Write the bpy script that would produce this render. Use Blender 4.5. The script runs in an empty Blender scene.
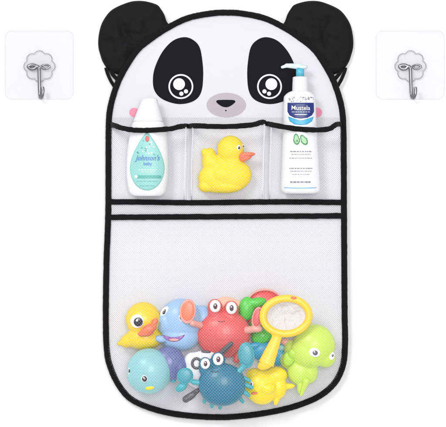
import bpy, bmesh, math, random
from mathutils import Vector, Matrix, noise
from mathutils.bvhtree import BVHTree
random.seed(7)
S = 0.0015            # metres per picture unit (the organizer is about 36 cm wide)
D = 2400.0            # camera distance in the same units
CX, CY, H = 223.0, 213.5, 1.4
scene = bpy.context.scene
COL = scene.collection
PI = math.pi

# ---------------------------------------------------------------- materials
def lin(c):
    c /= 255.0
    return c/12.92 if c <= .04045 else ((c+.055)/1.055)**2.4
def rgb(r, g, b, f=.9): return (lin(r)*f, lin(g)*f, lin(b)*f, 1)

def mat(name, col, rough=.4, metal=0, sss=0, var=0, vscale=40, bump=0, bscale=300, spec=.5, coat=0, sheen=0, kind='noise', trans=0):
    m = bpy.data.materials.new(name); m.use_nodes = True
    nt = m.node_tree; N = nt.nodes; L = nt.links
    b = N['Principled BSDF']
    b.inputs['Base Color'].default_value = col
    b.inputs['Roughness'].default_value = rough
    b.inputs['Metallic'].default_value = metal
    b.inputs['Specular IOR Level'].default_value = spec
    b.inputs['Coat Weight'].default_value = coat
    b.inputs['Coat Roughness'].default_value = .15
    b.inputs['Sheen Weight'].default_value = sheen
    if trans: b.inputs['Transmission Weight'].default_value = trans
    if sss:
        b.inputs['Subsurface Weight'].default_value = sss
        b.inputs['Subsurface Scale'].default_value = .006
        b.inputs['Subsurface Radius'].default_value = (1, .8, .6)
    tc = N.new('ShaderNodeTexCoord')
    if var:
        n = N.new('ShaderNodeTexNoise'); n.inputs['Scale'].default_value = vscale; n.inputs['Detail'].default_value = 3
        L.new(tc.outputs['Object'], n.inputs['Vector'])
        mx = N.new('ShaderNodeMix'); mx.data_type = 'RGBA'
        mx.inputs[6].default_value = tuple(c*(1-var) for c in col[:3])+(1,)
        mx.inputs[7].default_value = tuple(min(1, c*(1+var)) for c in col[:3])+(1,)
        L.new(n.outputs['Fac'], mx.inputs[0]); L.new(mx.outputs[2], b.inputs['Base Color'])
    if bump:
        n = N.new('ShaderNodeTexNoise'); n.inputs['Scale'].default_value = bscale; n.inputs['Detail'].default_value = 4
        L.new(tc.outputs['Object'], n.inputs['Vector'])
        bp = N.new('ShaderNodeBump'); bp.inputs['Strength'].default_value = bump; bp.inputs['Distance'].default_value = .002
        L.new(n.outputs['Fac'], bp.inputs['Height']); L.new(bp.outputs['Normal'], b.inputs['Normal'])
    return m

def weave_mat(name, c0, c1, pitch, rough=.8, wr=.25, wscale=14, lo=.0, hi=.45):
    """knitted mesh cloth: rows of small darker openings on a diagonal lattice, faint wrinkles"""
    m = bpy.data.materials.new(name); m.use_nodes = True
    nt = m.node_tree; N = nt.nodes; L = nt.links; b = N['Principled BSDF']
    b.inputs['Roughness'].default_value = rough; b.inputs['Sheen Weight'].default_value = .1
    b.inputs['Specular IOR Level'].default_value = .3
    tc = N.new('ShaderNodeTexCoord'); sp = N.new('ShaderNodeSeparateXYZ'); L.new(tc.outputs['Object'], sp.inputs[0])
    k = 2*PI/(pitch*S)
    def mm(op, a, b_=None):
        n = N.new('ShaderNodeMath'); n.operation = op
        for i, v in enumerate((a, b_)):
            if v is None: continue
            if isinstance(v, (int, float)): n.inputs[i].default_value = v
            else: L.new(v, n.inputs[i])
        return n.outputs[0]
    s = mm('SINE', mm('MULTIPLY', sp.outputs['X'], k)); t = mm('SINE', mm('MULTIPLY', sp.outputs['Z'], k))
    p = mm('MULTIPLY', s, t)
    mr = N.new('ShaderNodeMapRange'); mr.inputs[1].default_value = lo; mr.inputs[2].default_value = hi
    L.new(p, mr.inputs[0])
    mx = N.new('ShaderNodeMix'); mx.data_type = 'RGBA'; mx.inputs[6].default_value = c0; mx.inputs[7].default_value = c1
    L.new(mr.outputs[0], mx.inputs[0]); L.new(mx.outputs[2], b.inputs['Base Color'])
    n = N.new('ShaderNodeTexNoise'); n.inputs['Scale'].default_value = wscale; n.inputs['Detail'].default_value = 3
    L.new(tc.outputs['Object'], n.inputs['Vector'])
    bp = N.new('ShaderNodeBump'); bp.inputs['Strength'].default_value = wr; bp.inputs['Distance'].default_value = .01
    L.new(n.outputs['Fac'], bp.inputs['Height']); L.new(bp.outputs['Normal'], b.inputs['Normal'])
    return m

M = {}
M['wall'] = mat('white_wall_paint', (.91, .91, .91, 1), .9, spec=.1, bump=.05, bscale=150)
M['panel'] = weave_mat('printed_white_cloth', rgb(228, 228, 233), rgb(222, 222, 229), 2.0, wr=.55, wscale=9)
M['backnet'] = weave_mat('backing_mesh_cloth', rgb(236, 236, 241), rgb(206, 207, 214), 2.05, wr=.3, wscale=10)
M['strip'] = weave_mat('grey_mesh_cloth', rgb(222, 223, 226), rgb(186, 187, 190), 2.05, wr=.3, lo=-.1, hi=.6)
M['net'] = mat('white_net_thread', rgb(250, 250, 254, .95), .6, spec=.3)
def see_through(m, f):
    nt = m.node_tree; N = nt.nodes; L = nt.links
    tr = N.new('ShaderNodeBsdfTransparent'); mx = N.new('ShaderNodeMixShader'); mx.inputs[0].default_value = 1-f
    L.new(tr.outputs[0], mx.inputs[1]); L.new(N['Principled BSDF'].outputs[0], mx.inputs[2]); L.new(mx.outputs[0], N['Material Output'].inputs[0])
see_through(M['net'], .8)
M['seam'] = mat('white_seam_tape', rgb(244, 244, 250), .7, spec=.3, bump=.2, bscale=90)
M['seamtape'] = mat('soft_seam_tape', rgb(240, 240, 247), .8, spec=.2, bump=.2, bscale=90); see_through(M['seamtape'], .55)
M['trim'] = mat('black_binding_tape', rgb(16, 16, 18, 1), .8, bump=.9, bscale=700, spec=.18, sheen=.03)
M['ear'] = mat('black_ear_cloth', rgb(17, 17, 19, 1), .72, bump=.35, bscale=45, spec=.16, var=.15, vscale=60)
M['pblack'] = mat('black_print', rgb(22, 23, 25, 1), .8, bump=.15, bscale=160, spec=.12, var=.08)
M['pwhite'] = mat('white_print', rgb(234, 234, 244), .7)
M['pgrey'] = mat('mauve_grey_print', rgb(192, 184, 189), .75, spec=.2, var=.03, bump=.1)
M['ppink'] = mat('pink_print', rgb(240, 150, 175), .75)
M['steel'] = mat('brushed_steel', (.26, .26, .27, 1), .28, metal=1)
def clear_mat(name, fac, tint, rough=.12):
    m = bpy.data.materials.new(name); m.use_nodes = True
    nt = m.node_tree; N = nt.nodes; L = nt.links; b = N['Principled BSDF']
    b.inputs['Base Color'].default_value = tint; b.inputs['Roughness'].default_value = rough
    tr = N.new('ShaderNodeBsdfTransparent'); mx = N.new('ShaderNodeMixShader')
    tr.inputs[0].default_value = (.985, .985, .988, 1)
    lw = N.new('ShaderNodeLayerWeight'); lw.inputs[0].default_value = .25
    mr = N.new('ShaderNodeMapRange'); mr.inputs[3].default_value = fac; mr.inputs[4].default_value = min(1, fac+.5)
    L.new(lw.outputs['Facing'], mr.inputs[0]); L.new(mr.outputs[0], mx.inputs[0])
    L.new(tr.outputs[0], mx.inputs[1]); L.new(b.outputs[0], mx.inputs[2])
    L.new(mx.outputs[0], N['Material Output'].inputs[0])
    return m
M['clear'] = clear_mat('clear_plastic_sheet', .14, (.7, .7, .725, 1), .3)
M['clear2'] = clear_mat('clear_moulded_plastic', .06, (.85, .86, .87, 1), .15)
M['clearedge'] = clear_mat('clear_sheet_edge', .08, (.74, .74, .76, 1), .3)
M['clearrim'] = clear_mat('clear_plastic_edge', .5, (.5, .51, .54, 1), .3)
def toy(name, r, g, b, f=.92, rough=.38, var=.05, coat=.15, sss=.0):
    return mat(name, rgb(r, g, b, f), rough, var=var, vscale=25, coat=coat, sss=sss, bump=.03, bscale=120)
T = dict(
    yellow=toy('yellow_rubber', 250, 214, 40), duck=toy('lemon_rubber', 250, 220, 24, rough=.5, coat=0), orange=toy('orange_rubber', 244, 124, 84),
    coral=toy('coral_rubber', 232, 92, 90), peach=toy('peach_rubber', 250, 196, 166), pinkclaw=toy('pink_rubber', 246, 172, 162),
    blue=toy('sky_blue_rubber', 158, 198, 236), purple=toy('purple_rubber', 150, 100, 180), aqua=toy('aqua_plastic', 146, 206, 210),
    indigo=toy('slate_purple_plastic', 106, 116, 172), teal=toy('teal_plastic', 22, 118, 148), tealight=toy('light_teal_plastic', 56, 172, 184),
    bellyp=toy('pale_aqua_rubber', 172, 220, 216),
    tealmid=toy('mid_teal_plastic', 62, 158, 174),
    green=toy('green_plastic', 84, 208, 66), red=toy('red_plastic', 236, 84, 84), gold=toy('golden_plastic', 255, 212, 34),
    lime=toy('lime_rubber', 208, 236, 92), limed=toy('grass_lime_rubber', 180, 224, 60), lemon=toy('bright_yellow_plastic', 255, 228, 20),
    cyan=toy('blue_plastic', 40, 160, 205), white=toy('white_plastic', 246, 246, 248), grey=toy('dark_grey_plastic', 84, 86, 92),
    eyew=toy('eye_white', 250, 250, 250, rough=.25), eyeb=mat('eye_black', rgb(30, 28, 34, 1), .2), eyebr=mat('eye_brown', rgb(74, 48, 60, 1), .2),
    lotion=toy('white_bottle_plastic', 244, 245, 246, f=.88, rough=.3, coat=.2), cap=toy('white_cap_plastic', 238, 240, 241, f=.88, rough=.35),
    label=mat('aqua_label', rgb(148, 214, 208), .4, var=.05, vscale=60), labeld=mat('teal_label_print', rgb(86, 180, 172), .4),
    labelb=mat('blue_label_print', rgb(70, 140, 205), .4), labelw=mat('white_label_print', rgb(246, 250, 250), .4),
    navy=mat('navy_label', rgb(24, 42, 122), .35), sky=mat('sky_blue_label', rgb(70, 180, 225), .35),
    pump=toy('pale_aqua_plastic', 226, 242, 244), pumpt=toy('turquoise_plastic', 88, 186, 212),
    ink=mat('grey_ink', rgb(138, 141, 154), .6), green2=mat('avocado_skin_print', rgb(60, 160, 96), .5), green3=mat('avocado_flesh_print', rgb(176, 224, 170), .5),
    mesh=weave_mat('scoop_mesh_cloth', rgb(240, 237, 237), rgb(216, 210, 212), 1.6, wr=.9, wscale=60),
)

# ---------------------------------------------------------------- geometry in picture units: X = right, Y = -depth, Z = -down
def P(x, y, d): return Vector((x, -d, -y))
def ell(x, y, d, rx, ry, rd, rot=0, seg=28):
    bm = bmesh.new(); bmesh.ops.create_uvsphere(bm, u_segments=seg, v_segments=seg//2+2, radius=1)
    bm.transform(Matrix.Translation(P(x, y, d)) @ Matrix.Rotation(math.radians(rot), 4, 'Y') @ Matrix.Diagonal((rx, rd, ry, 1)))
    return bm
def join(*bms):
    out = bmesh.new()
    for b in bms:
        me = bpy.data.meshes.new('t'); b.to_mesh(me); out.from_mesh(me); bpy.data.meshes.remove(me); b.free()
    return out
def catmull(pts, n=8, closed=False):
    out = []; L = len(pts)
    rng = range(L) if closed else range(L-1)
    for i in rng:
        g = (lambda k: pts[k % L]) if closed else (lambda k: pts[max(0, min(L-1, k))])
        p0, p1, p2, p3 = (Vector(g(i+k)) for k in (-1, 0, 1, 2))
        for j in range(n):
            t = j/n
            out.append(.5*((2*p1)+(-p0+p2)*t+(2*p0-5*p1+4*p2-p3)*t*t+(-p0+3*p1-3*p2+p3)*t**3))
    if not closed: out.append(Vector(pts[-1]))
    return out
def sweep(pts, hw, hd, closed=False, seg=12, jitter=0, power=1.0, taper=None):
    """cord or tape along pts (px,py,d); hw = half width across, hd = half thickness towards the viewer"""
    bm = bmesh.new(); rings = []; n = len(pts); Q = [P(*p) for p in pts]
    for i in range(n):
        a = Q[(i-1) % n] if (closed or i > 0) else Q[i]; b = Q[(i+1) % n] if (closed or i < n-1) else Q[i]
        t = (b-a).normalized(); view = Vector((0, 1, 0))
        if abs(t.dot(view)) > .95: view = Vector((1, 0, 0))
        side = t.cross(view).normalized(); up = side.cross(t).normalized()
        f = 1 if taper is None else taper(i/(n-1))
        ring = []
        for k in range(seg):
            an = 2*PI*k/seg; c, s = math.cos(an), math.sin(an)
            c = math.copysign(abs(c)**power, c); s = math.copysign(abs(s)**power, s)
            v = Q[i]+side*(c*hw*f)+up*(s*hd*f)
            if jitter: v += Vector((noise.noise(v*.35), noise.noise(v*.35+Vector((9, 9, 9))), noise.noise(v*.35+Vector((5, 1, 3)))))*jitter
            ring.append(bm.verts.new(v))
        rings.append(ring)
    m = n if closed else n-1
    for i in range(m):
        A, B = rings[i], rings[(i+1) % n]
        for k in range(seg): bm.faces.new((A[k], A[(k+1) % seg], B[(k+1) % seg], B[k]))
    if not closed: bm.faces.new(rings[0]); bm.faces.new(rings[-1])
    bmesh.ops.recalc_face_normals(bm, faces=bm.faces); return bm
def cap(p, q, r0, r1, fd=1.0):
    """tapered limb from p to q (px,py,d) with rounded ends"""
    n = 14; pts = []; rs = []
    L = (Vector(q)-Vector(p)).length
    ts = [-.98, -.85, -.6, -.3, 0]; 
    for s in ts: pts.append(Vector(p)+(Vector(q)-Vector(p))*(s*r0/L)); rs.append(r0*math.sqrt(1-s*s))
    for i in range(1, n): t = i/n; pts.append(Vector(p).lerp(Vector(q), t)); rs.append(r0+(r1-r0)*t)
    for s in (0, .3, .6, .85, .98): pts.append(Vector(q)+(Vector(q)-Vector(p))*(s*r1/L)); rs.append(r1*math.sqrt(1-s*s))
    N = len(pts)-1
    return sweep([tuple(v) for v in pts], 1, fd, taper=lambda t: rs[int(round(t*N))])
def fuse(bms, voxel=.8, smooth=8):
    """grow several overlapping volumes into one continuous skin"""
    b = join(*bms); me = bpy.data.meshes.new('tmp'); b.to_mesh(me); b.free()
    o = bpy.data.objects.new('tmp', me); COL.objects.link(o)
    r = o.modifiers.new('r', 'REMESH'); r.mode = 'VOXEL'; r.voxel_size = voxel
    s = o.modifiers.new('s', 'SMOOTH'); s.factor = .5; s.iterations = smooth
    dg = bpy.context.evaluated_depsgraph_get(); dg.update()
    m2 = bpy.data.meshes.new_from_object(o.evaluated_get(dg))
    out = bmesh.new(); out.from_mesh(m2)
    bpy.data.objects.remove(o); bpy.data.meshes.remove(me); bpy.data.meshes.remove(m2)
    return out
def puff(outline, d, h, rings=12, wr=0, flat_back=False, prof=.5):
    """stuffed cloth shape from an outline (px,py)"""
    cx = sum(p[0] for p in outline)/len(outline); cy = sum(p[1] for p in outline)/len(outline)
    bm = bmesh.new(); n = len(outline); layers = {}
    for s in (1, -1):
        if s == -1 and flat_back: h2 = .3
        else: h2 = h
        prev = None
        for k in range(rings+1):
            t = 1-k/rings*.97
            hh = h2*(1-t**3)**prof*s
            ring = []
            for p in outline:
                x = cx+(p[0]-cx)*t; y = cy+(p[1]-cy)*t
                v = P(x, y, d+hh)
                if wr and k > 0: v.y -= (wr*noise.noise(Vector((x*.06, y*.06, s*4)))+wr*.4*noise.noise(Vector((x*.15, y*.15, s*4))))*(1-t*t)
                ring.append(bm.verts.new(v) if not (s == -1 and k == 0) else layers[0][len(ring)])
            if s == 1 and k == 0: layers[0] = ring
            if prev:
                for i in range(n): bm.faces.new((prev[i], prev[(i+1) % n], ring[(i+1) % n], ring[i]))
            prev = ring
        bm.faces.new(prev)
    bmesh.ops.recalc_face_normals(bm, faces=bm.faces); return bm
def slab(outline, d0, d1):
    bm = bmesh.new(); f = bm.faces.new([bm.verts.new(P(p[0], p[1], d0)) for p in outline])
    r = bmesh.ops.extrude_face_region(bm, geom=[f])
    vs = [g for g in r['geom'] if isinstance(g, bmesh.types.BMVert)]
    bmesh.ops.translate(bm, verts=vs, vec=Vector((0, -(d1-d0), 0)))
    bmesh.ops.recalc_face_normals(bm, faces=bm.faces)
    bmesh.ops.triangulate(bm, faces=[f for f in bm.faces if len(f.verts) > 4]); return bm
def circ(x, y, rx, ry=None, n=36, rot=0, a0=0, a1=2*PI):
    ry = rx if ry is None else ry; c, s = math.cos(math.radians(rot)), math.sin(math.radians(rot)); o = []
    full = abs(a1-a0-2*PI) < 1e-6
    for k in range(n):
        a = a0+(a1-a0)*k/(n if full else n-1); u, v = rx*math.cos(a), ry*math.sin(a)
        o.append((x+u*c-v*s, y+u*s+v*c))
    return o
def bvh(bm): return BVHTree.FromBMesh(bm)
def hit(tree, x, y, default=0):
    h = tree.ray_cast(Vector((x, -400, -y)), Vector((0, 1, 0)))
    return (-h[0].y, h[1]) if h[0] is not None else (default, Vector((0, -1, 0)))
def on(tree, x, y, rx, ry, rd, rot=0, sink=.0, face=.5, seg=24):
    """flattened ellipsoid sitting on the surface under (x,y), turned along the surface"""
    d, n = hit(tree, x, y); n = (n.normalized()*face+Vector((0, -1, 0))*(1-face)).normalized()
    bm = bmesh.new(); bmesh.ops.create_uvsphere(bm, u_segments=seg, v_segments=seg//2+2, radius=1)
    q = Vector((0, -1, 0)).rotation_difference(n).to_matrix().to_4x4()
    bm.transform(Matrix.Translation(P(x, y, d-sink)) @ q @ Matrix.Rotation(math.radians(rot), 4, 'Y') @ Matrix.Diagonal((rx, rd, ry, 1)))
    return bm
def drape(outline, tree, off=.3, rings=8, thick=.25):
    """thin sticker that follows the surface"""
    cx = sum(p[0] for p in outline)/len(outline); cy = sum(p[1] for p in outline)/len(outline)
    bm = bmesh.new(); n = len(outline); prev = None
    d0 = hit(tree, cx, cy)[0]; dense = []
    for i in range(n):
        a, b = outline[i], outline[(i+1) % n]; m_ = max(1, int(math.hypot(b[0]-a[0], b[1]-a[1])/1.2))
        dense += [(a[0]+(b[0]-a[0])*q/m_, a[1]+(b[1]-a[1])*q/m_) for q in range(m_)]
    outline = dense; n = len(outline)
    for k in range(rings+1):
        t = 1-k/rings*.97; ring = []
        for p in outline:
            x = cx+(p[0]-cx)*t; y = cy+(p[1]-cy)*t
            ring.append(bm.verts.new(P(x, y, hit(tree, x, y, d0)[0]+off)))
        if prev:
            for i in range(n): bm.faces.new((prev[i], prev[(i+1) % n], ring[(i+1) % n], ring[i]))
        else:
            low = [bm.verts.new(v.co+Vector((0, thick, 0))) for v in ring]
            for i in range(n): bm.faces.new((low[i], low[(i+1) % n], ring[(i+1) % n], ring[i]))
        prev = ring
    bm.faces.new(prev); bmesh.ops.recalc_face_normals(bm, faces=bm.faces); return bm
def text(s, x, y, size, tree, off=.5, shear=0, sx=1, bold=.0):
    cu = bpy.data.curves.new('txt', 'FONT'); cu.body = s; cu.align_x = 'CENTER'; cu.align_y = 'CENTER'; cu.size = size; cu.shear = shear
    cu.offset = bold; cu.resolution_u = 3
    o = bpy.data.objects.new('txt', cu); COL.objects.link(o)
    dg = bpy.context.evaluated_depsgraph_get(); dg.update()
    me = bpy.data.meshes.new_from_object(o.evaluated_get(dg)); bm = bmesh.new(); bm.from_mesh(me)
    bpy.data.objects.remove(o); bpy.data.curves.remove(cu); bpy.data.meshes.remove(me)
    for v in bm.verts:
        X = x+v.co.x*sx; Y = y-v.co.y; v.co = P(X, Y, hit(tree, X, Y)[0]+off)
    bmesh.ops.recalc_face_normals(bm, faces=bm.faces); return bm
def loft(secs, d, seg=40, power=.8, sub=5):
    """bottle: secs = (y, cx, half width, half depth)"""
    ss = catmull([Vector(s) for s in secs], sub) if sub > 1 else [Vector(s) for s in secs]
    bm = bmesh.new(); rings = []
    for s in ss:
        y, cx, hw, hd = s; ring = []
        for k in range(seg):
            a = 2*PI*k/seg; c, q = math.cos(a), math.sin(a)
            c = math.copysign(abs(c)**power, c); q = math.copysign(abs(q)**power, q)
            ring.append(bm.verts.new(P(cx+hw*c, y, d+hd*q)))
        rings.append(ring)
    for A, B in zip(rings, rings[1:]):
        for k in range(seg): bm.faces.new((A[k], A[(k+1) % seg], B[(k+1) % seg], B[k]))
    bm.faces.new(rings[0]); bm.faces.new(rings[-1]); bmesh.ops.recalc_face_normals(bm, faces=bm.faces); return bm

# ---------------------------------------------------------------- things
class Thing:
    def __init__(s, name, label, cat, base, group=None, comp=None):
        s.base = P(*base); s.k = 1-(base[2] if comp is None else comp)/D
        o = s.o = bpy.data.objects.new(name, None); COL.objects.link(o); o.empty_display_size = .01
        o.location = ((base[0]-CX)*S*s.k, -base[2]*S, H+(CY-base[1])*S*s.k)
        o['label'] = label; o['category'] = cat
        if group: o['group'] = group
    def part(s, name, bm, m, parent=None, smooth=True, label=None):
        bm.transform(Matrix.Diagonal((S*s.k, S*s.k, S*s.k, 1)) @ Matrix.Translation(-s.base))
        me = bpy.data.meshes.new(name); bm.to_mesh(me); bm.free(); me.materials.append(m)
        if smooth: me.polygons.foreach_set('use_smooth', [True]*len(me.polygons))
        o = bpy.data.objects.new(name, me); COL.objects.link(o); o.parent = parent or s.o
        if label: o['label'] = label
        return o

# wall
bm = bmesh.new(); bmesh.ops.create_grid(bm, x_segments=2, y_segments=2, size=2.5)
bm.transform(Matrix.Translation((0, 0, H)) @ Matrix.Rotation(PI/2, 4, 'X'))
me = bpy.data.meshes.new('wall'); bm.to_mesh(me); bm.free(); me.materials.append(M['wall'])
wall = bpy.data.objects.new('wall', me); COL.objects.link(wall); wall['kind'] = 'structure'

# ================================================================ the organizer
AX = 226.0
half = [(0, 13.4), (13, 13.9), (37, 18.5), (57.5, 28), (75, 39.5), (89.5, 52), (103.4, 73.7), (110.3, 89.8), (115.2, 107.5), (116.9, 125)]
right = [(AX+a, b) for a, b in half]+[(343.4, 160), (343.6, 210), (343.9, 260), (344.2, 310), (344.6, 345), (342.2, 366), (333.5, 383.2), (316.3, 397), (288.8, 407.3), (256, 413.6)]
left = [(AX-a, b) for a, b in half[1:]]+[(108.8, 160), (108.7, 210), (107, 260), (106.2, 310), (106.9, 346), (110.5, 366), (120.3, 386.4), (134.2, 400.2), (160.5, 410.2), (190, 415)]
outline = [tuple(v) for v in catmull([(p[0], p[1]) for p in right]+[(224, 416.4)]+[(p[0], p[1]) for p in reversed(left)], 6, True)] if False else None
ctl = right+[(224, 416.4)]+list(reversed(left))
outline = [(v.x, v.y) for v in catmull([Vector((p[0], p[1], 0)) for p in ctl], 14, True)]
def inside(x, y, poly=None):
    poly = poly or outline; c = False; j = len(poly)-1
    for i in range(len(poly)):
        xi, yi = poly[i]; xj, yj = poly[j]
        if (yi > y) != (yj > y) and x < (xj-xi)*(y-yi)/(yj-yi)+xi: c = not c
        j = i
    return c
def segd(x, y):
    b = 1e9
    for i in range(0, len(outline)):
        ax, ay = outline[i-1]; bx, by = outline[i]; dx, dy = bx-ax, by-ay
        t = max(0, min(1, ((x-ax)*dx+(y-ay)*dy)/(dx*dx+dy*dy+1e-9)))
        q = (x-ax-t*dx)**2+(y-ay-t*dy)**2
        if q < b: b = q
    return math.sqrt(b)

org = Thing('bath_organizer', 'white mesh bath toy organizer with panda face, black ears and four pockets', 'bath organizer', (226, 416, 0), comp=0)
PD = 7.0
YP = 118.5
def clip(poly, ylo, yhi):
    out = []
    for lim, s in ((ylo, 1), (yhi, -1)):
        src = poly if s == 1 else out; res = []
        for i in range(len(src)):
            a, b = src[i-1], src[i]; ia, ib = (a[1]-lim)*s >= 0, (b[1]-lim)*s >= 0
            if ia != ib: t = (lim-a[1])/(b[1]-a[1]); res.append((a[0]+t*(b[0]-a[0]), lim))
            if ib: res.append(b)
        out = res
    return out
org.part('face_panel', slab(clip(outline, 0, YP), PD-1.5, PD), M['panel'], smooth=False)
org.part('back_panel', slab(clip(outline, YP+.02, 430), PD-1.7, PD-.4), M['backnet'], smooth=False)
org.part('mesh_strip', slab([(110, 203), (342, 203), (342, 217), (110, 217)], PD-.1, PD+.5), M['strip'], smooth=False, label='grey mesh strip between the two black bands')
org.part('border_binding', sweep([(x, y, PD+.6) for x, y in outline], 3.0, 2.6, True, 14, .22, .75, taper=lambda t: 1+.03*(int(round(t*461)) % 2)), M['trim'])
# ears
ear = [(128.4, 2.9), (116, 8), (108.7, 13.6), (102, 24), (99, 35.9), (98.6, 46.6), (100.5, 55), (103.3, 62.8), (108.7, 70.5), (114, 73.5), (121, 74), (129, 63), (145, 46), (163, 32), (170, 27.5), (166.8, 22), (164.3, 15), (161, 9.5), (157, 5.2), (146.4, 2), (137, 1.4)]
for sgn in (0, 1):
    mx = (lambda x: x) if not sgn else (lambda x: 451.6-x)
    ol = [(v.x, v.y) for v in catmull([Vector((mx(x), y, 0)) for x, y in ear], 5, True)]
    e = org.part('ear', puff(ol, 5.0, 4.6, 14, 5.5, prof=.45), M['ear'], label='right black padded ear' if sgn else 'left black padded ear')
    for pts, w in (([(106.2, 68, 5), (107.6, 73, 6), (110.8, 80.5, 6.5), (115.5, 88.5, 5.5)], 1.7), ([(110, 69.5, 5), (113.5, 75.5, 7), (119.5, 81.5, 6)], 1.9)):
        pp = [tuple(v) for v in catmull([Vector((mx(a), b, c)) for a, b, c in pts], 6)]
        org.part('strap', sweep(pp, w, .6, jitter=.2), M['trim'], e)
# face print (each piece a thin layer of ink on the cloth)
patch = [(183.8, 37.8), (192.7, 40.2), (199.7, 47.9), (202.7, 63.8), (203.2, 77.8), (201.7, 91), (196.7, 99.4), (186.7, 103.8), (174.8, 103.9), (161.6, 98.9), (154.4, 90.2), (153.2, 77.8), (155.9, 65.8), (162.9, 51.9), (172.8, 41.5)]
def flat(ol, lvl): return slab(ol, PD+lvl*.22-.1, PD+lvl*.22+.12)
for sgn in (0, 1):
    mx = (lambda x: x) if not sgn else (lambda x: 450.4-x)
    ol = [(v.x, v.y) for v in catmull([Vector((mx(x), y, 0)) for x, y in patch], 5, True)]
    p = org.part('eye_patch', flat(ol, 1), M['pblack'], smooth=False)
    org.part('eye_ring', sweep([(x, y, PD+.45) for x, y in circ(mx(181), 87, 11.6, n=64)], .85, .18, True), M['pwhite'], p)
    org.part('eye_highlight', flat(circ(mx(179.2), 84.6, 5.9), 2), M['pwhite'], p, False)
    org.part('eye_highlight', flat(circ(mx(181.5), 94.1, 2.1), 2), M['pwhite'], p, False)
    org.part('eye_highlight', flat(circ(mx(186.1), 91.8, 2.1), 2), M['pwhite'], p, False)
pz = org.part('muzzle', flat(circ(226.3, 105.4, 19.6, 12.2, 60), 1), M['pgrey'], smooth=False)
nose = [(216.3, 102.2), (217, 100.8), (219, 100.4), (226, 100.2), (232.5, 100.4), (234.8, 101), (235.2, 102.4), (232.5, 105), (229, 107), (225.8, 107.6), (222, 106.8), (218.5, 104.6)]
org.part('nose', flat([(v.x, v.y) for v in catmull([Vector((x, y, 0)) for x, y in nose], 4, True)], 2), M['pblack'], pz, False)
org.part('mouth', flat(circ(225.8, 110.9, .9, .6, 16, 20), 2), M['pblack'], pz, False)
for cxk in (134.4, 316.9): org.part('cheek', flat(circ(cxk, 112.8, 4.9, 4.7), 1), M['ppink'], smooth=False)

# pockets
def net(inside_fn, depth_fn, x0, x1, y0, y1, p=2.05, w=.28):
    """knotted net: diagonal strands, one open diamond per cell"""
    bm = bmesh.new(); q = p/math.sqrt(2)  # diamond half diagonal
    cache = {}
    def warp(x, y):
        v = Vector((x*.022, y*.022, 2.5))
        return (x+2.6*noise.noise(v)+random.uniform(-.12, .12), y+2.6*noise.noise(v+Vector((7, 3, 1)))+random.uniform(-.12, .12))
    def V(x, y):
        key = (round(x, 3), round(y, 3))
        if key not in cache: cache[key] = bm.verts.new(P(*warp(x, y), depth_fn(x, y)))
        return cache[key]
    f = 1-w/p; rows = int((y1-y0)/q)+2
    for r in range(rows):
        cy = y0+r*q; cx = x0+(q if r % 2 else 0)
        while cx < x1+q:
            if inside_fn(cx, cy):
                o = [(cx-q, cy), (cx, cy-q), (cx+q, cy), (cx, cy+q)]
                O = [V(*a) for a in o]; dc = depth_fn(cx, cy)
                I = []; wc = [sum(ov.co.x for ov in O)/4, sum(-ov.co.z for ov in O)/4]
                for (a, b), ov in zip(o, O):
                    I.append(bm.verts.new(P(wc[0]+(ov.co.x-wc[0])*f, wc[1]+(-ov.co.z-wc[1])*f, dc+(-ov.co.y-dc)*f)))
                for k in range(4): bm.faces.new((O[k], O[(k+1) % 4], I[(k+1) % 4], I[k]))
            cx += 2*q
    return bm
X0, X1, XA, XB, YB = 109.5, 342.5, 189.0, 266.5, 202.4
trimtop = [(109.5, 124.2), (116, 126.6), (122.5, 129), (133, 131), (145, 131.6), (160, 131), (172, 129.8), (180, 127.8), (186, 126.8), (192, 126.6), (205, 127.4), (222, 127.9), (240, 127.2), (252, 126.0), (258, 124.4), (262, 123.2), (266.5, 123.8), (272.5, 126), (287.5, 129), (305, 130.8), (321, 131), (329, 129.4), (332.5, 127), (336, 125.2), (342.5, 124.6)]
tt = catmull([Vector((x, y, 0)) for x, y in trimtop], 5)
def ytop(x):
    for a, b in zip(tt, tt[1:]):
        if a.x <= x <= b.x: return a.y+(b.y-a.y)*(x-a.x)/max(1e-6, b.x-a.x)
    return 126
def updepth(x, y):
    for a, b in ((X0, XA), (XA, XB), (XB, X1)):
        if a <= x <= b:
            t = max(0, min(1, (min(x-a, b-x)-(2.6 if (a == X0 and x-a < 20) or (b == X1 and b-x < 20) else .8))/16)); g = math.sqrt(max(0, 1-(1-t)**2))
            u = max(0, min(1, (YB-3-y)/9)); h = math.sqrt(max(0, 1-(1-u)**2))
            h2 = 1-.06*max(0, min(1, (160-y)/35))
            wv = noise.noise(Vector((x*.07, y*.02, 3)))*1.2*g
            return PD+1.2+27*g*h*h2+wv*h
    return PD+1.6
for (a, b), lb in (((X0, XA), 'left upper net pocket'), ((XA, XB), 'middle upper net pocket'), ((XB, X1), 'right upper net pocket')):
    org.part('small_pocket', net(lambda x, y: a+.6 < x < b-.6 and ytop(x) < y < YB, updepth, a, b, 122, YB), M['net'], smooth=False, label=lb)
for xs in (XA, XB):
    pts = [(xs+.5*math.sin(y*.05), y, PD+2.2) for y in range(int(ytop(xs)), 203, 5)]+[(xs, 202.4, PD+2.2)]
    org.part('seam', sweep(pts, 2.3, .7, jitter=.4), M['seamtape'])
    for dx in (-5.2, 5.4):
        pts = [(xs+dx*(.75+.25*math.sin(y*.03+dx)), y, updepth(xs+dx, y)-.6) for y in range(int(ytop(xs))+2, 201, 4)]
        org.part('fold', sweep(pts, .8, .3, jitter=.4), M['seamtape'])
org.part('pocket_trim', sweep([(v.x, v.y, updepth(v.x, v.y)+.2) for v in tt], 2.55, 1.3, jitter=.5, power=.8), M['trim'], label='wavy black trim along the top of the three upper pockets')
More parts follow.
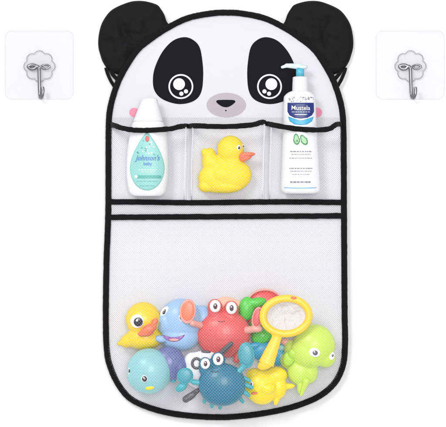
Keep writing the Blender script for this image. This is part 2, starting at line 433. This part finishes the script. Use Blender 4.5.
org.part('pocket_trim', sweep([(x, 202.3+.4*math.sin(x*.04)-(.2 if x > 300 else 0), PD+2) for x in range(108, 346, 4)], 2.75, 1.5, jitter=.3, power=.8), M['trim'], label='black band under the three upper pockets')
def ytb(x): return 217.3-1.5*(x-110)/232
org.part('pocket_trim', sweep([(x, ytb(x), PD+2.2) for x in range(108, 346, 4)], 2.8, 1.5, jitter=.35, power=.8), M['trim'], label='black band along the top of the large pocket')
dcache = {}
org.part('mesh_strip', slab([(110, YP-.6), (342, YP-.6)]+[(x, ytop(x)+1.2) for x in range(342, 109, -2)], PD-.1, PD+.5), M['strip'], smooth=False, label='grey mesh strip under the panda face')
def border(x, y):
    k = (round(x/3), round(y/3))
    def g(i, j):
        if (i, j) not in dcache: dcache[(i, j)] = segd(i*3, j*3)*(1 if inside(i*3, j*3) else -1)
        return dcache[(i, j)]
    i, j = math.floor(x/3), math.floor(y/3); fx, fy = x/3-i, y/3-j
    return max(0, (g(i, j)*(1-fx)+g(i+1, j)*fx)*(1-fy)+(g(i, j+1)*(1-fx)+g(i+1, j+1)*fx)*fy)
def lowdepth(x, y):
    e = max(0, min(1, (border(x, y)-3.3)/27)); g = math.sqrt(max(0, 1-(1-e)**2))
    t = max(0, min(1, (y-221)/100)); h = math.sin(t*PI/2)
    return PD+1.2+59*g*h+1.5*noise.noise(Vector((x*.03, y*.03, 8)))*g
org.part('large_pocket', net(lambda x, y: y > ytb(x) and inside(x, y) and border(x, y) > .8, lowdepth, 105, 346, 217, 418), M['net'], smooth=False, label='large lower net pocket')

# ================================================================ wall hooks
def make_hook(cx, label):
    t = Thing('adhesive_hook', label, 'wall hook', (cx, 99, 0), 'clear adhesive hooks either side of the organizer', comp=0)
    r = 7; sq = []
    for qx, qy, a in ((1, 1, 0), (-1, 1, 90), (-1, -1, 180), (1, -1, 270)):
        for k in range(9):
            an = math.radians(a+k*90/8); sq.append((cx+qx*(34.3-r)+r*math.cos(an), 65+qy*(34.3-r)+r*math.sin(an)))
    t.part('plate', slab(sq, .3, 1.3), M['clear'], smooth=False)
    t.part('edge', sweep([(x, y, 1.1) for x, y in sq], .3, .4, True, 8), M['clearedge'])
    fl = []
    for k in range(120):
        a = 2*PI*k/120; rr = 13.2+2.6*abs(math.cos(4*a))**.7
        fl.append((cx+.4+rr*math.cos(a), 66.5+rr*math.sin(a)))
    f = t.part('flower_cover', puff(fl, 1.6, 2.2, 8, flat_back=True), M['clear2'])
    t.part('rim', sweep([(x, y, 1.9) for x, y in fl], .3, .4, True, 8), M['clearrim'], f)
    w = [(cx-1, 67.5, 4), (cx-4.5, 65.6, 4), (cx-8, 65.4, 4), (cx-10.6, 66.8, 4), (cx-8.3, 69, 4), (cx-4.8, 69, 4), (cx-1.8, 66.6, 4.2),
         (cx, 69, 4.5), (cx+.3, 76, 4.8), (cx+.6, 86, 5), (cx+1, 94, 5.2), (cx+1.7, 98, 7.5), (cx+3, 98.2, 10.5), (cx+4.2, 95, 12), (cx+4.7, 90.5, 12), (cx+4.2, 87.8, 11.5)]
    hk = t.part('hook', sweep([tuple(v) for v in catmull([Vector(p) for p in w], 8)], 1.6, 1.2), M['steel'])
    w2 = [(cx+.2, 72, 4.6), (cx+1.5, 67.2, 4.2), (cx+4.8, 69, 4), (cx+8.3, 69, 4), (cx+10.8, 66.8, 4), (cx+8, 65.2, 4), (cx+4.5, 65.6, 4), (cx+1.4, 67.4, 4.6), (cx-.4, 71, 4.8)]
    t.part('wire_loop', sweep([tuple(v) for v in catmull([Vector(p) for p in w2], 8)], .95, .8), M['steel'], hk)
    return t.o
make_hook(39.2, 'clear square adhesive hook with flower cover, on the wall beside the left ear')
h = [o for o in COL.objects if o.name == 'adhesive_hook'][0]
def copy_tree(o, parent=None):
    c = o.copy(); COL.objects.link(c); c.parent = parent
    for ch in list(o.children): copy_tree(ch, c)
    return c
h2 = copy_tree(h); h2.location.x += 370.8*S
h2['label'] = 'clear square adhesive hook with flower cover, on the wall beside the right ear'

# ================================================================ bottles
def dashes(x0, x1, y, tree, hh=.32, off=.35, seed=0):
    r = random.Random(seed); bms = []; x = x0
    while x < x1-.6:
        w = r.uniform(1.2, 3.2); e = min(x1, x+w)
        bms.append(drape([(x, y-hh), (e, y-hh), (e, y+hh), (x, y+hh)], tree, off, 2)); x = e+r.uniform(.4, .8)
    return join(*bms)
b1 = Thing('lotion_bottle', 'white lotion bottle with aqua teardrop label in the left upper pocket', 'bottle', (147, 199, 20.5))
bm = loft([(121.5, 148, 14.2, 8.5), (123, 148, 15.6, 9), (128, 148, 17.2, 9.6), (138, 148, 19, 10.3), (152, 147.6, 20.5, 10.6), (168, 147.4, 21, 10.6), (180, 147.3, 20.5, 10.6), (188, 147.3, 19.3, 10), (193.5, 147.3, 17.6, 9), (196, 147.3, 14.5, 7.5)], 20.5, power=.85)
tr = bvh(bm); body = b1.part('bottle_body', bm, T['lotion'])
b1.part('flip_cap', loft([(98.6, 149.6, 6.2, 5), (99.2, 149.6, 7.4, 6), (102, 149.4, 8.6, 6.8), (109, 148.9, 11, 7.6), (116, 148.4, 13.2, 8.2), (120.8, 148.1, 14.8, 8.6), (121.4, 148.1, 14.6, 8.5)], 20.5, power=.9), T['cap'])
drop = [(147.4, 133.2), (150.5, 135.5), (155, 142), (160, 151), (163.5, 160), (164.8, 169), (163, 178), (158.5, 185.5), (153, 189.4), (147.4, 190.6), (141.8, 189.4), (136.3, 185.5), (131.8, 178), (130, 169), (131.3, 160), (134.8, 151), (139.8, 142), (144.3, 135.5)]
ol = [(v.x, v.y) for v in catmull([Vector((x, y, 0)) for x, y in drop], 4, True)]
lb = b1.part('label', drape(ol, tr, .25, 12), T['label'])
b1.part('emblem', join(drape(circ(147.6, 139.2, 2.0, 3.0, 20), tr, .5, 3)), T['coral'], lb)
r = random.Random(3); lv = []; wd = []
for k in range(26):
    x = 147.5+r.uniform(-10, 10); y = r.uniform(140, 155)
    if abs(x-147.5) > (y-134)*.55 or (abs(x-147.6) < 3 and y < 143): continue
    (lv if r.random() < .6 else wd).append(drape(circ(x, y, r.uniform(.7, 1.3), r.uniform(.5, .8), 10, r.uniform(0, 180)), tr, .5, 2))
b1.part('leaf_print', join(*lv), T['labeld'], lb); b1.part('dot_print', join(*wd), T['labelw'], lb)
b1.part('lettering', text("Johnson's", 147.8, 158.4, 7.2, tr, .8, shear=.35, sx=.86, bold=.12), T['labelb'], lb)
b1.part('lettering', text("baby", 148, 164.0, 4.8, tr, .8, sx=.95, bold=.08), T['labelb'], lb)
b1.part('small_print', join(dashes(139, 157, 170.2, tr, .35, .5, 1), dashes(141, 155, 172.2, tr, .25, .5, 2)), T['labelw'], lb)
bar = circ(160.2, 177, 1.5, 1.5, 10, 0, -PI/2, PI/2)+circ(137.5, 177, 1.5, 1.5, 10, 0, PI/2, 3*PI/2)
b1.part('band', drape(bar, tr, .5, 5), T['labeld'], lb)
b1.part('band_dot', drape(circ(136.4, 176.8, 1.7, n=16), tr, .75, 2), T['labelw'], lb)
b1.part('small_print', join(dashes(140, 155, 186, tr, .3, .5, 4), dashes(137, 158, 181.4, tr, .25, .5, 5)), T['labeld'], lb)

b2 = Thing('pump_bottle', 'white pump dispenser bottle with navy label in the right upper pocket', 'bottle', (300, 195, 20.5))
bm = loft([(91, 299.8, 8, 7), (92.5, 299.8, 11.5, 8.2), (95.2, 299.7, 14.6, 9.4), (98.5, 299.6, 16, 10), (110, 299.7, 16.3, 10.3), (126, 299.9, 16.9, 10.5), (150, 300.1, 18, 10.6), (175, 300.3, 19.2, 10.6), (187, 300.4, 19.8, 10.5), (191.5, 300.4, 19, 9.8), (193.6, 300.4, 16.5, 8)], 20.5, power=.8)
tr = bvh(bm); b2.part('bottle_body', bm, T['lotion'])
pc = b2.part('pump_collar', loft([(76.6, 300.2, 5.6, 5.6), (77.2, 300.2, 7.2, 7), (79, 300.2, 7.6, 7.4), (90.4, 300.2, 8, 7.8), (91.6, 300.2, 7.6, 7.4)], 20.5, power=1, sub=3), T['cap'])
b2.part('pump_neck', loft([(68, 300.1, 4.1, 4.1), (76.8, 300.1, 4.2, 4.2)], 20.5, power=1, sub=1), T['pumpt'], pc)
b2.part('nozzle', fuse([ell(302, 67.2, 20.5, 6, 2.4, 5), cap((300, 66.6, 20.5), (286.5, 65.8, 23), 3.1, 2.2), cap((287.5, 65.8, 23), (282.2, 67.4, 23.6), 2.1, 1.5)], .4, 4), T['pump'])
nav = [(287.3, 103.2), (313.6, 103.2), (313.8, 112), (311.5, 115.8), (307, 118.2), (300.4, 119), (294, 118.2), (289.4, 115.8), (287.2, 112)]
lb = b2.part('label', drape([(x, y) for x, y in nav], tr, .25, 8), T['navy'], label='navy blue curved label')
sk = [(287.8, 117), (293, 119.9), (300.4, 120.8), (308, 119.9), (313.4, 117), (311.8, 121.6), (307, 124.6), (300.4, 125.6), (294, 124.6), (289.4, 121.6)]
b2.part('label', drape(sk, tr, .25, 6), T['sky'], label='pale blue crescent label')
b2.part('lettering', text('Mustela', 300.4, 108.6, 6.4, tr, .8, sx=.95, bold=.05), T['labelw'], lb)
b2.part('small_print', dashes(291.5, 309.5, 112.4, tr, .28, .5, 6), T['labelw'], lb)
b2.part('stripe', drape([(293.5, 114.6), (307.5, 114.6), (306, 115.4), (295, 115.4)], tr, .5, 2), T['labelw'], lb)
r = random.Random(9); dots = [drape(circ(r.uniform(286.5, 314), r.uniform(97.6, 102.2), r.uniform(.3, .6), n=8), tr, .3, 1) for _ in range(46)]
b2.part('dot_print', join(*dots), T['ink'])
for x, rot, y in ((296.2, -8, 139.6), (303.4, -30, 140.2)):
    av = [(x+(a-x)*(.78 if b < y else 1), b) for a, b in circ(x, y, 3.5, 5.6, 28)]
    c_, s_ = math.cos(math.radians(rot)), math.sin(math.radians(rot)); rt = lambda q: [(x+(a-x)*c_-(b-y)*s_, y+(a-x)*s_+(b-y)*c_) for a, b in q]
    a_ = b2.part('avocado_print', drape(rt(av), tr, .3, 4), T['green2'])
    b2.part('flesh', drape(rt([(x+(a-x)*.7, y+(b-y)*.78) for a, b in av]), tr, .8, 4), T['green3'], a_)
    if rot == -8: b2.part('stone', drape(circ(x+.2, y+1.6, 1.3, n=14), tr, .8, 2), T['ink'], a_)
b2.part('small_print', join(dashes(290, 311, 151.8, tr, .5, .3, 11), dashes(291, 310, 154.6, tr, .32, .3, 12), dashes(289, 312, 158.4, tr, .32, .3, 13), dashes(289, 312, 168.6, tr, .5, .3, 14),
      dashes(290, 311, 171.4, tr, .32, .3, 15), dashes(292, 309, 174.6, tr, .3, .3, 16), dashes(290, 311, 182.2, tr, .8, .3, 17)), T['ink'])
b2.part('base_line', sweep([(x, 187.6+.6*math.cos((x-300)*.08), hit(tr, x, 187.6)[0]+.3) for x in range(284, 318, 2)], .35, .15), T['sky'])

# ================================================================ duck in the middle pocket
def eyes(t, body, spec):
    for x, y, rx, ry, pr, pdx, pdy, rot, pm in spec:
        e = on(body, x, y, rx, ry, min(rx, ry)*.38, rot, 0, .55); tr2 = bvh(e)
        eo = t.part('eye', e, T['eyew'])
        pb = on(tr2, x+pdx, y+pdy, pr[0], pr[1], .5, rot, 0, .6); tp = bvh(pb)
        t.part('pupil', pb, T[pm], eo)
        t.part('glint', on(tp, x+pdx-pr[0]*.3, y+pdy-pr[1]*.4, pr[0]*.3, pr[0]*.3, .25, 0, 0, .5, 10), T['eyew'], eo)
d = Thing('rubber_duck', 'lemon yellow rubber duck facing right, alone in the middle upper pocket', 'rubber duck', (226, 193.5, 19.5))
bm = fuse([ell(223, 174, 24.5, 12, 8.5, 5.4, -14), ell(214, 164, 18.5, 9, 9.5, 8), ell(230.5, 149.5, 20, 13.6, 14, 9.5), ell(228, 175, 19, 24, 17.5, 9.8), ell(217, 178, 19, 19, 15, 9), ell(231, 161, 19, 12, 12, 8), ell(209, 160, 18.5, 7, 12.5, 7, 8), ell(204.5, 152.5, 18.5, 3.4, 4.5, 4, 0),
           ell(206, 186, 19, 8, 6.5, 7, 0), ell(225, 186, 19, 19, 7.2, 8.5)], .8, 10)
tr = bvh(bm); d.part('body', bm, T['duck'])
d.part('bill', fuse([ell(247, 154.6, 24.5, 8.4, 2.4, 4.5, -4), ell(245.5, 158.2, 24.3, 6.4, 2.8, 3.8, -16), ell(242.8, 157, 24, 4.2, 5, 4, 0)], .4, 3), T['orange'])
bl = [(241, 157.2), (244.5, 157.8), (248, 157.2), (253.5, 155.6)]
d.part('bill_line', sweep([(v.x, v.y, 28.2-abs(v.x-244)*.22) for v in catmull([Vector((x, y, 0)) for x, y in bl], 4)], .3, .4), T['coral'])
eyes(d, tr, [(238.6, 147.8, 2.2, 2.6, (1.2, 1.5), .4, .2, 0, 'eyeb'), (243, 146.4, 1.2, 2, (.7, 1.1), .3, .1, 0, 'eyeb')])

# ================================================================ toys in the large pocket
# yellow duck
d = Thing('rubber_duck', 'golden yellow rubber duck with big round eye, leftmost toy in the large pocket', 'rubber duck', (140, 350, 24))
bm = fuse([ell(143.3, 319.5, 24, 17.8, 17.8, 14), ell(144, 338, 23, 19, 12, 12), ell(130, 340, 22, 11, 7.5, 8, -22), ell(121.5, 342.6, 21, 5.2, 2.6, 4, -24)], .8, 10)
tr = bvh(bm); d.part('body', bm, T['yellow'])
d.part('bill', fuse([ell(149, 328.5, 39, 9, 4.8, 5, -28), ell(146, 332.6, 38, 8.2, 3.2, 4.4, -6), ell(155, 321.5, 37, 4.6, 3, 3.4, -50)], .5, 4), T['orange'])
eyes(d, tr, [(137.6, 320.6, 6.9, 6.9, (4.5, 4.5), 1.2, .6, 0, 'eyeb')])
# blue dolphin
d = Thing('dolphin_toy', 'light blue smiling dolphin bath toy between the yellow duck and the coral crab', 'bath toy', (180, 351, 23))
bm = fuse([ell(181, 321, 23, 22, 22.6, 12.5), ell(166, 323, 24, 10, 12, 9), ell(180, 337, 23, 20, 14, 11.5), ell(160.5, 338.5, 31, 6.2, 3.8, 3.2, 14), ell(201, 318, 20, 13, 13, 8, 25)], .8, 12)
tr = bvh(bm); d.part('body', bm, T['blue'])
mo = [(162.4, 334.4), (165.5, 335.6), (170, 336.4), (176, 336.4), (181, 335.6), (185, 334), (183.5, 336.8), (179.5, 339.8), (174.5, 341.2), (169, 340.4), (165, 338)]
mq = d.part('mouth', drape([(v.x, v.y) for v in catmull([Vector((x, y, 0)) for x, y in mo], 3, True)], tr, .35, 5), T['purple'])
d.part('tongue', drape(circ(174, 339.2, 5, 1.2, 20), tr, .6, 3), T['pinkclaw'], mq)
eyes(d, tr, [(164.6, 311.2, 3.4, 6.0, (1.6, 3.0), .2, .2, 38, 'eyeb'), (182.2, 317.2, 3.0, 4.2, (1.2, 2), -1, .2, -20, 'eyeb')])
# peach toy behind crab
d = Thing('peach_toy', 'pale peach round bath toy, only its top showing behind the coral crab eyes', 'bath toy', (226, 330, 16))
bm = fuse([ell(226, 313, 14.5, 18, 16.5, 6), ell(238, 306, 14.5, 6, 6, 4)], .8, 8); d.part('body', bm, T['peach'])
# coral crab
def crab(t, c, rx, ry, rd, dz, main, claw, stalks, smile, legs, pm):
    parts = [ell(c[0], c[1], dz, rx, ry, rd), ell(c[0], c[1]+ry*.25, dz, rx*.92, ry*.8, rd*.95)]
    for x, y, r in stalks: parts.append(ell(x, y+r*.2, dz+rd*.25, r, r*1.15, r*.9)); parts.append(ell(x, y+r, dz+rd*.2, r*.95, r, r*.8))
    bm = fuse(parts, .7, 8); tr = bvh(bm); t.part('body', bm, main)
    for x, y, r in stalks:
        e = on(tr, x+.2, y, r*.72, r*.82, r*.3, 0, -.1, .2); te = bvh(e); eo = t.part('eye', e, T['eyew'])
        pb = on(te, x+.4, y, r*.27, r*.4, .5, 0, 0, .3); tp = bvh(pb); t.part('pupil', pb, T[pm], eo)
        t.part('glint', on(tp, x, y-r*.15, r*.09, r*.1, .2, 0, 0, .3, 8), T['eyew'], eo)
    sx, sy, sw = smile
    pts = [(sx+u*sw, sy-abs(u)**2*1.0, hit(tr, sx+u*sw, sy-abs(u)**2*1.0)[0]) for u in [k/6-1 for k in range(13)]]
    t.part('smile', sweep(pts, .32, .3), T['eyebr'])
    for p, q, r0, r1 in legs: t.part('leg', cap(p, q, r0, r1), claw)
    return tr
rc = Thing('crab_toy', 'coral red crab bath toy in the middle of the large pocket', 'bath toy', (224, 357, 24))
crab(rc, (223.5, 333.5), 27.5, 23.5, 12.5, 23.5, T['coral'], T['coral'], [(215, 305.8, 7.6), (231.2, 307.6, 7.6)], (221.3, 321.4, 3.6), [((238, 352, 24), (236.5, 360, 26), 4, 3)], 'eyebr')
def claw(t, arm, e1, e2, m, mi, gap=None):
    """raised claw: arm, rounded outer pincer and hollow paler inner face"""
    parts = [cap(*arm), ell(*e1)]
    if e2: parts.append(ell(*e2))
    bm = fuse(parts, .6, 5); tr = bvh(bm); c = t.part('claw', bm, m)
    t.part('claw_face', on(tr, e1[0], e1[1]-.6, e1[3]*.76, e1[4]*.78, .9, e1[6], .2, .15), mi, c)
claw(rc, ((200, 325, 30), (192.6, 322.5, 38), 3.6, 3.2), (188, 310.6, 40.5, 8.4, 12.6, 2.8, 6), None, T['pinkclaw'], T['orange'])
claw(rc, ((246, 330, 28), (254.5, 328.5, 34), 4, 3.6), (257.2, 317.5, 35, 5.6, 11.4, 2.6, 10), (256.5, 328.5, 34.5, 6, 3.6, 3, 0), T['pinkclaw'], T['coral'])
# green turtle with red shell
gt = Thing('turtle_toy', 'green turtle bath toy with red shell behind the yellow scoop', 'bath toy', (262, 343, 17))
gt.part('shell', fuse([ell(265, 304.5, 15, 17.5, 14.5, 6), ell(265, 316, 15, 19, 16, 6)], .8, 6), T['red'])
bm = fuse([ell(246.3, 308.5, 19, 8, 12.4, 6, 8), ell(256, 302.6, 20, 11, 5.2, 5, -12), ell(259, 326, 18, 9, 16, 5), ell(262, 336, 20, 11, 7.5, 5, -20)], .8, 8); tr = bvh(bm)
gt.part('body', bm, T['green'])
gt.part('shell_rim', sweep([(x, y, 19) for x, y in circ(265, 306, 18.8, 16.4, 40, 0, PI*1.08, PI*1.95)], 1.1, 1.6), T['pinkclaw'])
# blue toy
bt = Thing('fish_toy', 'bright blue fish bath toy mostly hidden behind the golden scoop handle', 'bath toy', (268, 366, 20))
bm = fuse([ell(268, 352, 20, 17, 10, 5.5), ell(254, 345.5, 22, 8.5, 3.4, 3, -12), ell(280, 357, 21, 6, 9.5, 4, 25), ell(284, 346.5, 21, 5.5, 3.4, 3, 0)], .7, 8); tr = bvh(bm); bt.part('body', bm, T['cyan'])
bt.part('pink_fin', fuse([ell(285.6, 341.8, 25, 4.8, 3.6, 2.2, 10), ell(289.5, 347, 24.5, 2.6, 3.6, 2, 0)], .4, 4), T['pinkclaw'])
bt.part('pale_belly', on(tr, 281.5, 347.6, 4.2, 3, 1.5, 0, 0, .2), T['aqua'])
# lime turtle
lt = Thing('turtle_toy', 'lime green turtle bath toy with round eyes, rightmost toy in the large pocket', 'bath toy', (308, 401, 29))
bm = fuse([ell(314, 345.5, 29, 21.3, 21.5, 15), ell(309, 351, 29, 19, 18, 14), ell(325, 358, 28, 10.5, 9.5, 10, 20), ell(300, 371, 26, 13, 14, 10, 12), ell(309, 371, 25, 9.5, 13, 9), ell(288, 361, 24, 8, 8.5, 6, -20), ell(301.6, 385, 27, 4.6, 9.5, 4.4, 12), ell(291, 349, 25, 7, 9, 6)], .8, 10)
tr = bvh(bm); lt.part('body', bm, T['lime'])
lt.part('flipper', fuse([ell(288.5, 358.5, 33, 6, 7.4, 2.4, 15), ell(293, 353, 35, 5, 5, 2.4, 0)], .5, 5), T['limed'], label='darker green flipper')
lt.part('flipper', cap((306, 381, 33), (301.2, 394.5, 31), 3.8, 1.5), T['lime'])
pts = [(314+u*4.4, 364.6+.4*u-.9*u*u, hit(tr, 314+u*4.4, 364.6+.4*u-.9*u*u, 40)[0]) for u in [k/6-1 for k in range(13)]]
lt.part('smile', sweep(pts, .4, .35), T['limed'])
eyes(lt, tr, [(314, 351.6, 5.8, 4.6, (2.6, 2.5), .6, .2, 14, 'grey'), (331.3, 355.4, 3.4, 4.1, (1.2, 1.4), .9, -.4, 16, 'grey')])
# bright yellow toy
yt = Thing('chick_toy', 'bright yellow bath toy with small orange beak below the scoop handle', 'bath toy', (264, 405, 33))
bm = fuse([ell(267, 388, 40, 8.5, 6, 5, -12), ell(262, 387, 32, 16.8, 17.8, 11), ell(254, 374, 32, 8, 6, 6, -10), ell(276, 375.5, 31, 11.5, 9, 8), ell(279, 387, 31, 8, 12, 7), ell(277, 399, 31, 3, 7, 3.4, 16), ell(287, 386.5, 30, 8.5, 3.2, 3.4, -4)], .8, 8)
tr = bvh(bm); yt.part('body', bm, T['lemon'])
yt.part('beak', on(tr, 254.5, 392.6, 3.6, 1.4, 1.5, -8, 0, .3), T['orange'])
eyes(yt, tr, [(251.2, 383.6, 2.4, 2.6, (1.2, 1.5), -.2, -.2, 0, 'eyeb')])
# aqua whale with slate purple tail
wh = Thing('whale_toy', 'aqua whale bath toy with slate purple tail, lowest on the left of the pocket', 'bath toy', (150, 394.5, 35))
bm = fuse([ell(149.2, 371, 35, 22.8, 23, 15), ell(145, 373, 35, 18.5, 20, 14)], .8, 6); tr = bvh(bm); wh.part('body', bm, T['aqua'])
tb = fuse([ell(168, 364, 33, 17.5, 17.5, 9), ell(178.5, 367, 33, 9, 12.5, 7, -10)], .7, 6); t2 = bvh(tb)
tl = wh.part('tail', tb, T['indigo'])
for q in ([(165, 350), (172, 358), (175, 368), (174, 378)], [(174.5, 352), (176, 357), (172, 364), (173, 372)], [(160, 348), (168, 352), (177, 351)]):
    pp = catmull([Vector((a, b, 0)) for a, b in q], 5)
    wh.part('ridge', sweep([(v.x, v.y, hit(t2, v.x, v.y, 33)[0]) for v in pp], .5, .5), T['indigo'], tl)
wh.part('tail_peg', ell(173, 380.5, 33, 3, 2.4, 2.2), T['tealight'])
bel = [(v.x, v.y) for v in catmull([Vector((x, y, 0)) for x, y in [(132, 381.5), (140, 383.5), (150, 383), (160, 380.5), (165.5, 378), (162, 384.5), (156, 389), (149, 391), (142, 389.8), (136, 386.4)]], 3, True)]
wh.part('fin', on(tr, 150, 387.2, 4.6, 1.9, .9, -8, 0, .6), T['lemon'])
eyes(wh, tr, [(144.8, 377.8, 3.3, 3.6, (2.5, 2.8), .2, 0, 0, 'eyeb'), (129.6, 370.4, 1.2, 3.4, (.8, 2.2), 0, 0, 0, 'eyeb')])
# white and grey penguin
pg = Thing('penguin_toy', 'white bath toy with dark grey flippers half hidden behind the teal crab', 'bath toy', (205, 394, 33))
bm = fuse([ell(204, 370, 32, 23, 19.5, 6.5), ell(193, 362, 32, 9.5, 10, 6)], .8, 8); tr = bvh(bm); pg.part('body', bm, T['white'])
pg.part('eye', sweep([(x, y, hit(tr, 196.5, 363, 38)[0]+.4) for x, y in circ(196.6, 363, 4.3, 4.9, 30)], 1.4, 1.0, True), T['grey'])
pg.part('flipper', cap((221, 353, 37), (231, 343.4, 39), 3.0, 2.4, .8), T['grey'])
pg.part('flipper', fuse([cap((199, 389, 40), (186, 398.5, 42), 2.4, 3.6, .8), ell(191, 395.5, 41.5, 7, 3.6, 2.6, -38)], .5, 4), T['grey'])
pg.part('beak', on(tr, 206, 351.8, 5, 1.5, 1.4, 3, 0, .2), T['grey'])
# teal crab
tc = Thing('crab_toy', 'dark teal crab bath toy at the bottom front of the large pocket', 'bath toy', (222, 408, 50))
crab(tc, (222, 384), 24, 21.2, 12, 50, T['teal'], T['tealight'], [(205.2, 363, 6.6), (218, 358.6, 7.4)], (215, 371.6, 3.4),
     [((206, 397, 46), (204, 402.4, 43), 2.6, 1.9), ((212.5, 401, 46), (211.6, 407, 42), 2.6, 1.9), ((220.5, 402, 46), (220, 408.4, 42), 2.6, 1.9),
      ((238.5, 397, 47), (242.8, 402, 44), 2.6, 1.9), ((242.5, 390.6, 49), (248.6, 395.2, 49), 2.6, 2.0), ((244, 384, 50), (251.6, 387.4, 50), 2.6, 2.0), ((244, 378, 50), (249.6, 380.6, 50), 2.2, 1.7)], 'eyebr')
claw(tc, ((236, 374, 52), (242.4, 367.5, 52), 3.4, 3.2), (246.3, 355, 52, 8.4, 13.2, 3.2, -4), None, T['tealight'], T['tealmid'])
claw(tc, ((203, 383, 51), (193.4, 381.8, 51), 2.8, 2.8), (185, 375.8, 51, 8.2, 8.6, 3, 40), (181.5, 387, 49, 6.8, 4.2, 2.6, -38), T['tealight'], T['tealmid'])
# scoop
sc = Thing('scoop_net', 'golden yellow scoop net with white mesh, leaning over the lime turtle', 'scoop net', (270, 366, 46))
ring = [(286+(x-286)*math.cos(-.06)-(y-316)*math.sin(-.06), 316+(x-286)*math.sin(-.06)+(y-316)*math.cos(-.06), 47) for x, y in circ(286, 316, 23, 17.7, 72)]
rg = sweep(ring, 3.7, 2.8, True, 14)
sc.part('ring', rg, T['gold'])
hb = [(278.5, 333, 46.5), (275, 342, 46.5), (270.5, 353, 46.8), (266, 364, 47.2)]
n_ = 24; hp = [tuple(v) for v in catmull([Vector(p) for p in hb], 8)]
sc.part('handle', fuse([sweep(hp, 1, .42, taper=lambda t: 4.6+3.8*t**1.2), ell(265.3, 364.4, 47.2, 8.6, 5.2, 3.2, -20), ell(280, 334, 46.6, 9, 3.6, 2.6, -6)], .6, 8), T['gold'])
bm = bmesh.new(); prev = None
for k in range(13):
    t = 1-k/12*.98; rr = []
    for a in range(60):
        an = 2*PI*a/60; x = 286+20.6*t*math.cos(an); y = 316+15.6*t*math.sin(an)-1.1*math.cos(an)*t
        dd = 46-6.5*(1-t*t)+2.4*(1-t**4)*noise.noise(Vector((x*.16, y*.16, 0)))+1.2*(1-t**4)*noise.noise(Vector((x*.4, y*.4, 5)))
        rr.append(bm.verts.new(P(x, y, dd)))
    if prev:
        for i in range(60): bm.faces.new((prev[i], prev[(i+1) % 60], rr[(i+1) % 60], rr[i]))
    prev = rr
bm.faces.new(prev); bmesh.ops.recalc_face_normals(bm, faces=bm.faces)
sc.part('mesh_bag', bm, T['mesh'])
sc.part('tab', ell(293.5, 297.8, 49.6, 3.2, 1.5, 1.2, 8), T['orange'])

# ---------------------------------------------------------------- camera, light, world
cam = bpy.data.cameras.new('camera'); co = bpy.data.objects.new('camera', cam); COL.objects.link(co)
co.location = (0, -D*S, H); co.rotation_euler = (PI/2, 0, 0)
cam.sensor_width = 36; cam.lens = 36*D/446.0; cam.clip_end = 100; cam.clip_start = .1
scene.camera = co
def area(name, loc, size, power, target=(0, 0, H), col=(1, 1, 1)):
    l = bpy.data.lights.new(name, 'AREA'); l.shape = 'DISK'; l.size = size; l.energy = power; l.color = col
    o = bpy.data.objects.new(name, l); COL.objects.link(o); o.location = loc
    o.rotation_euler = (Vector(target)-Vector(loc)).to_track_quat('-Z', 'Y').to_euler()
area('key_softbox', (-1.6, -3.6, H+2.0), 1.3, 64)
area('fill_softbox', (.35, -4.0, H+.3), 1.2, 54)
w = bpy.data.worlds.new('World'); scene.world = w; w.use_nodes = True
w.node_tree.nodes['Background'].inputs[0].default_value = (.98, .985, 1, 1)
w.node_tree.nodes['Background'].inputs[1].default_value = .74
scene.render.engine = 'CYCLES'
scene.cycles.transparent_max_bounces = 16
scene.view_settings.view_transform = 'Standard'; scene.view_settings.look = 'None'
scene.view_settings.exposure = 0; scene.view_settings.gamma = 1
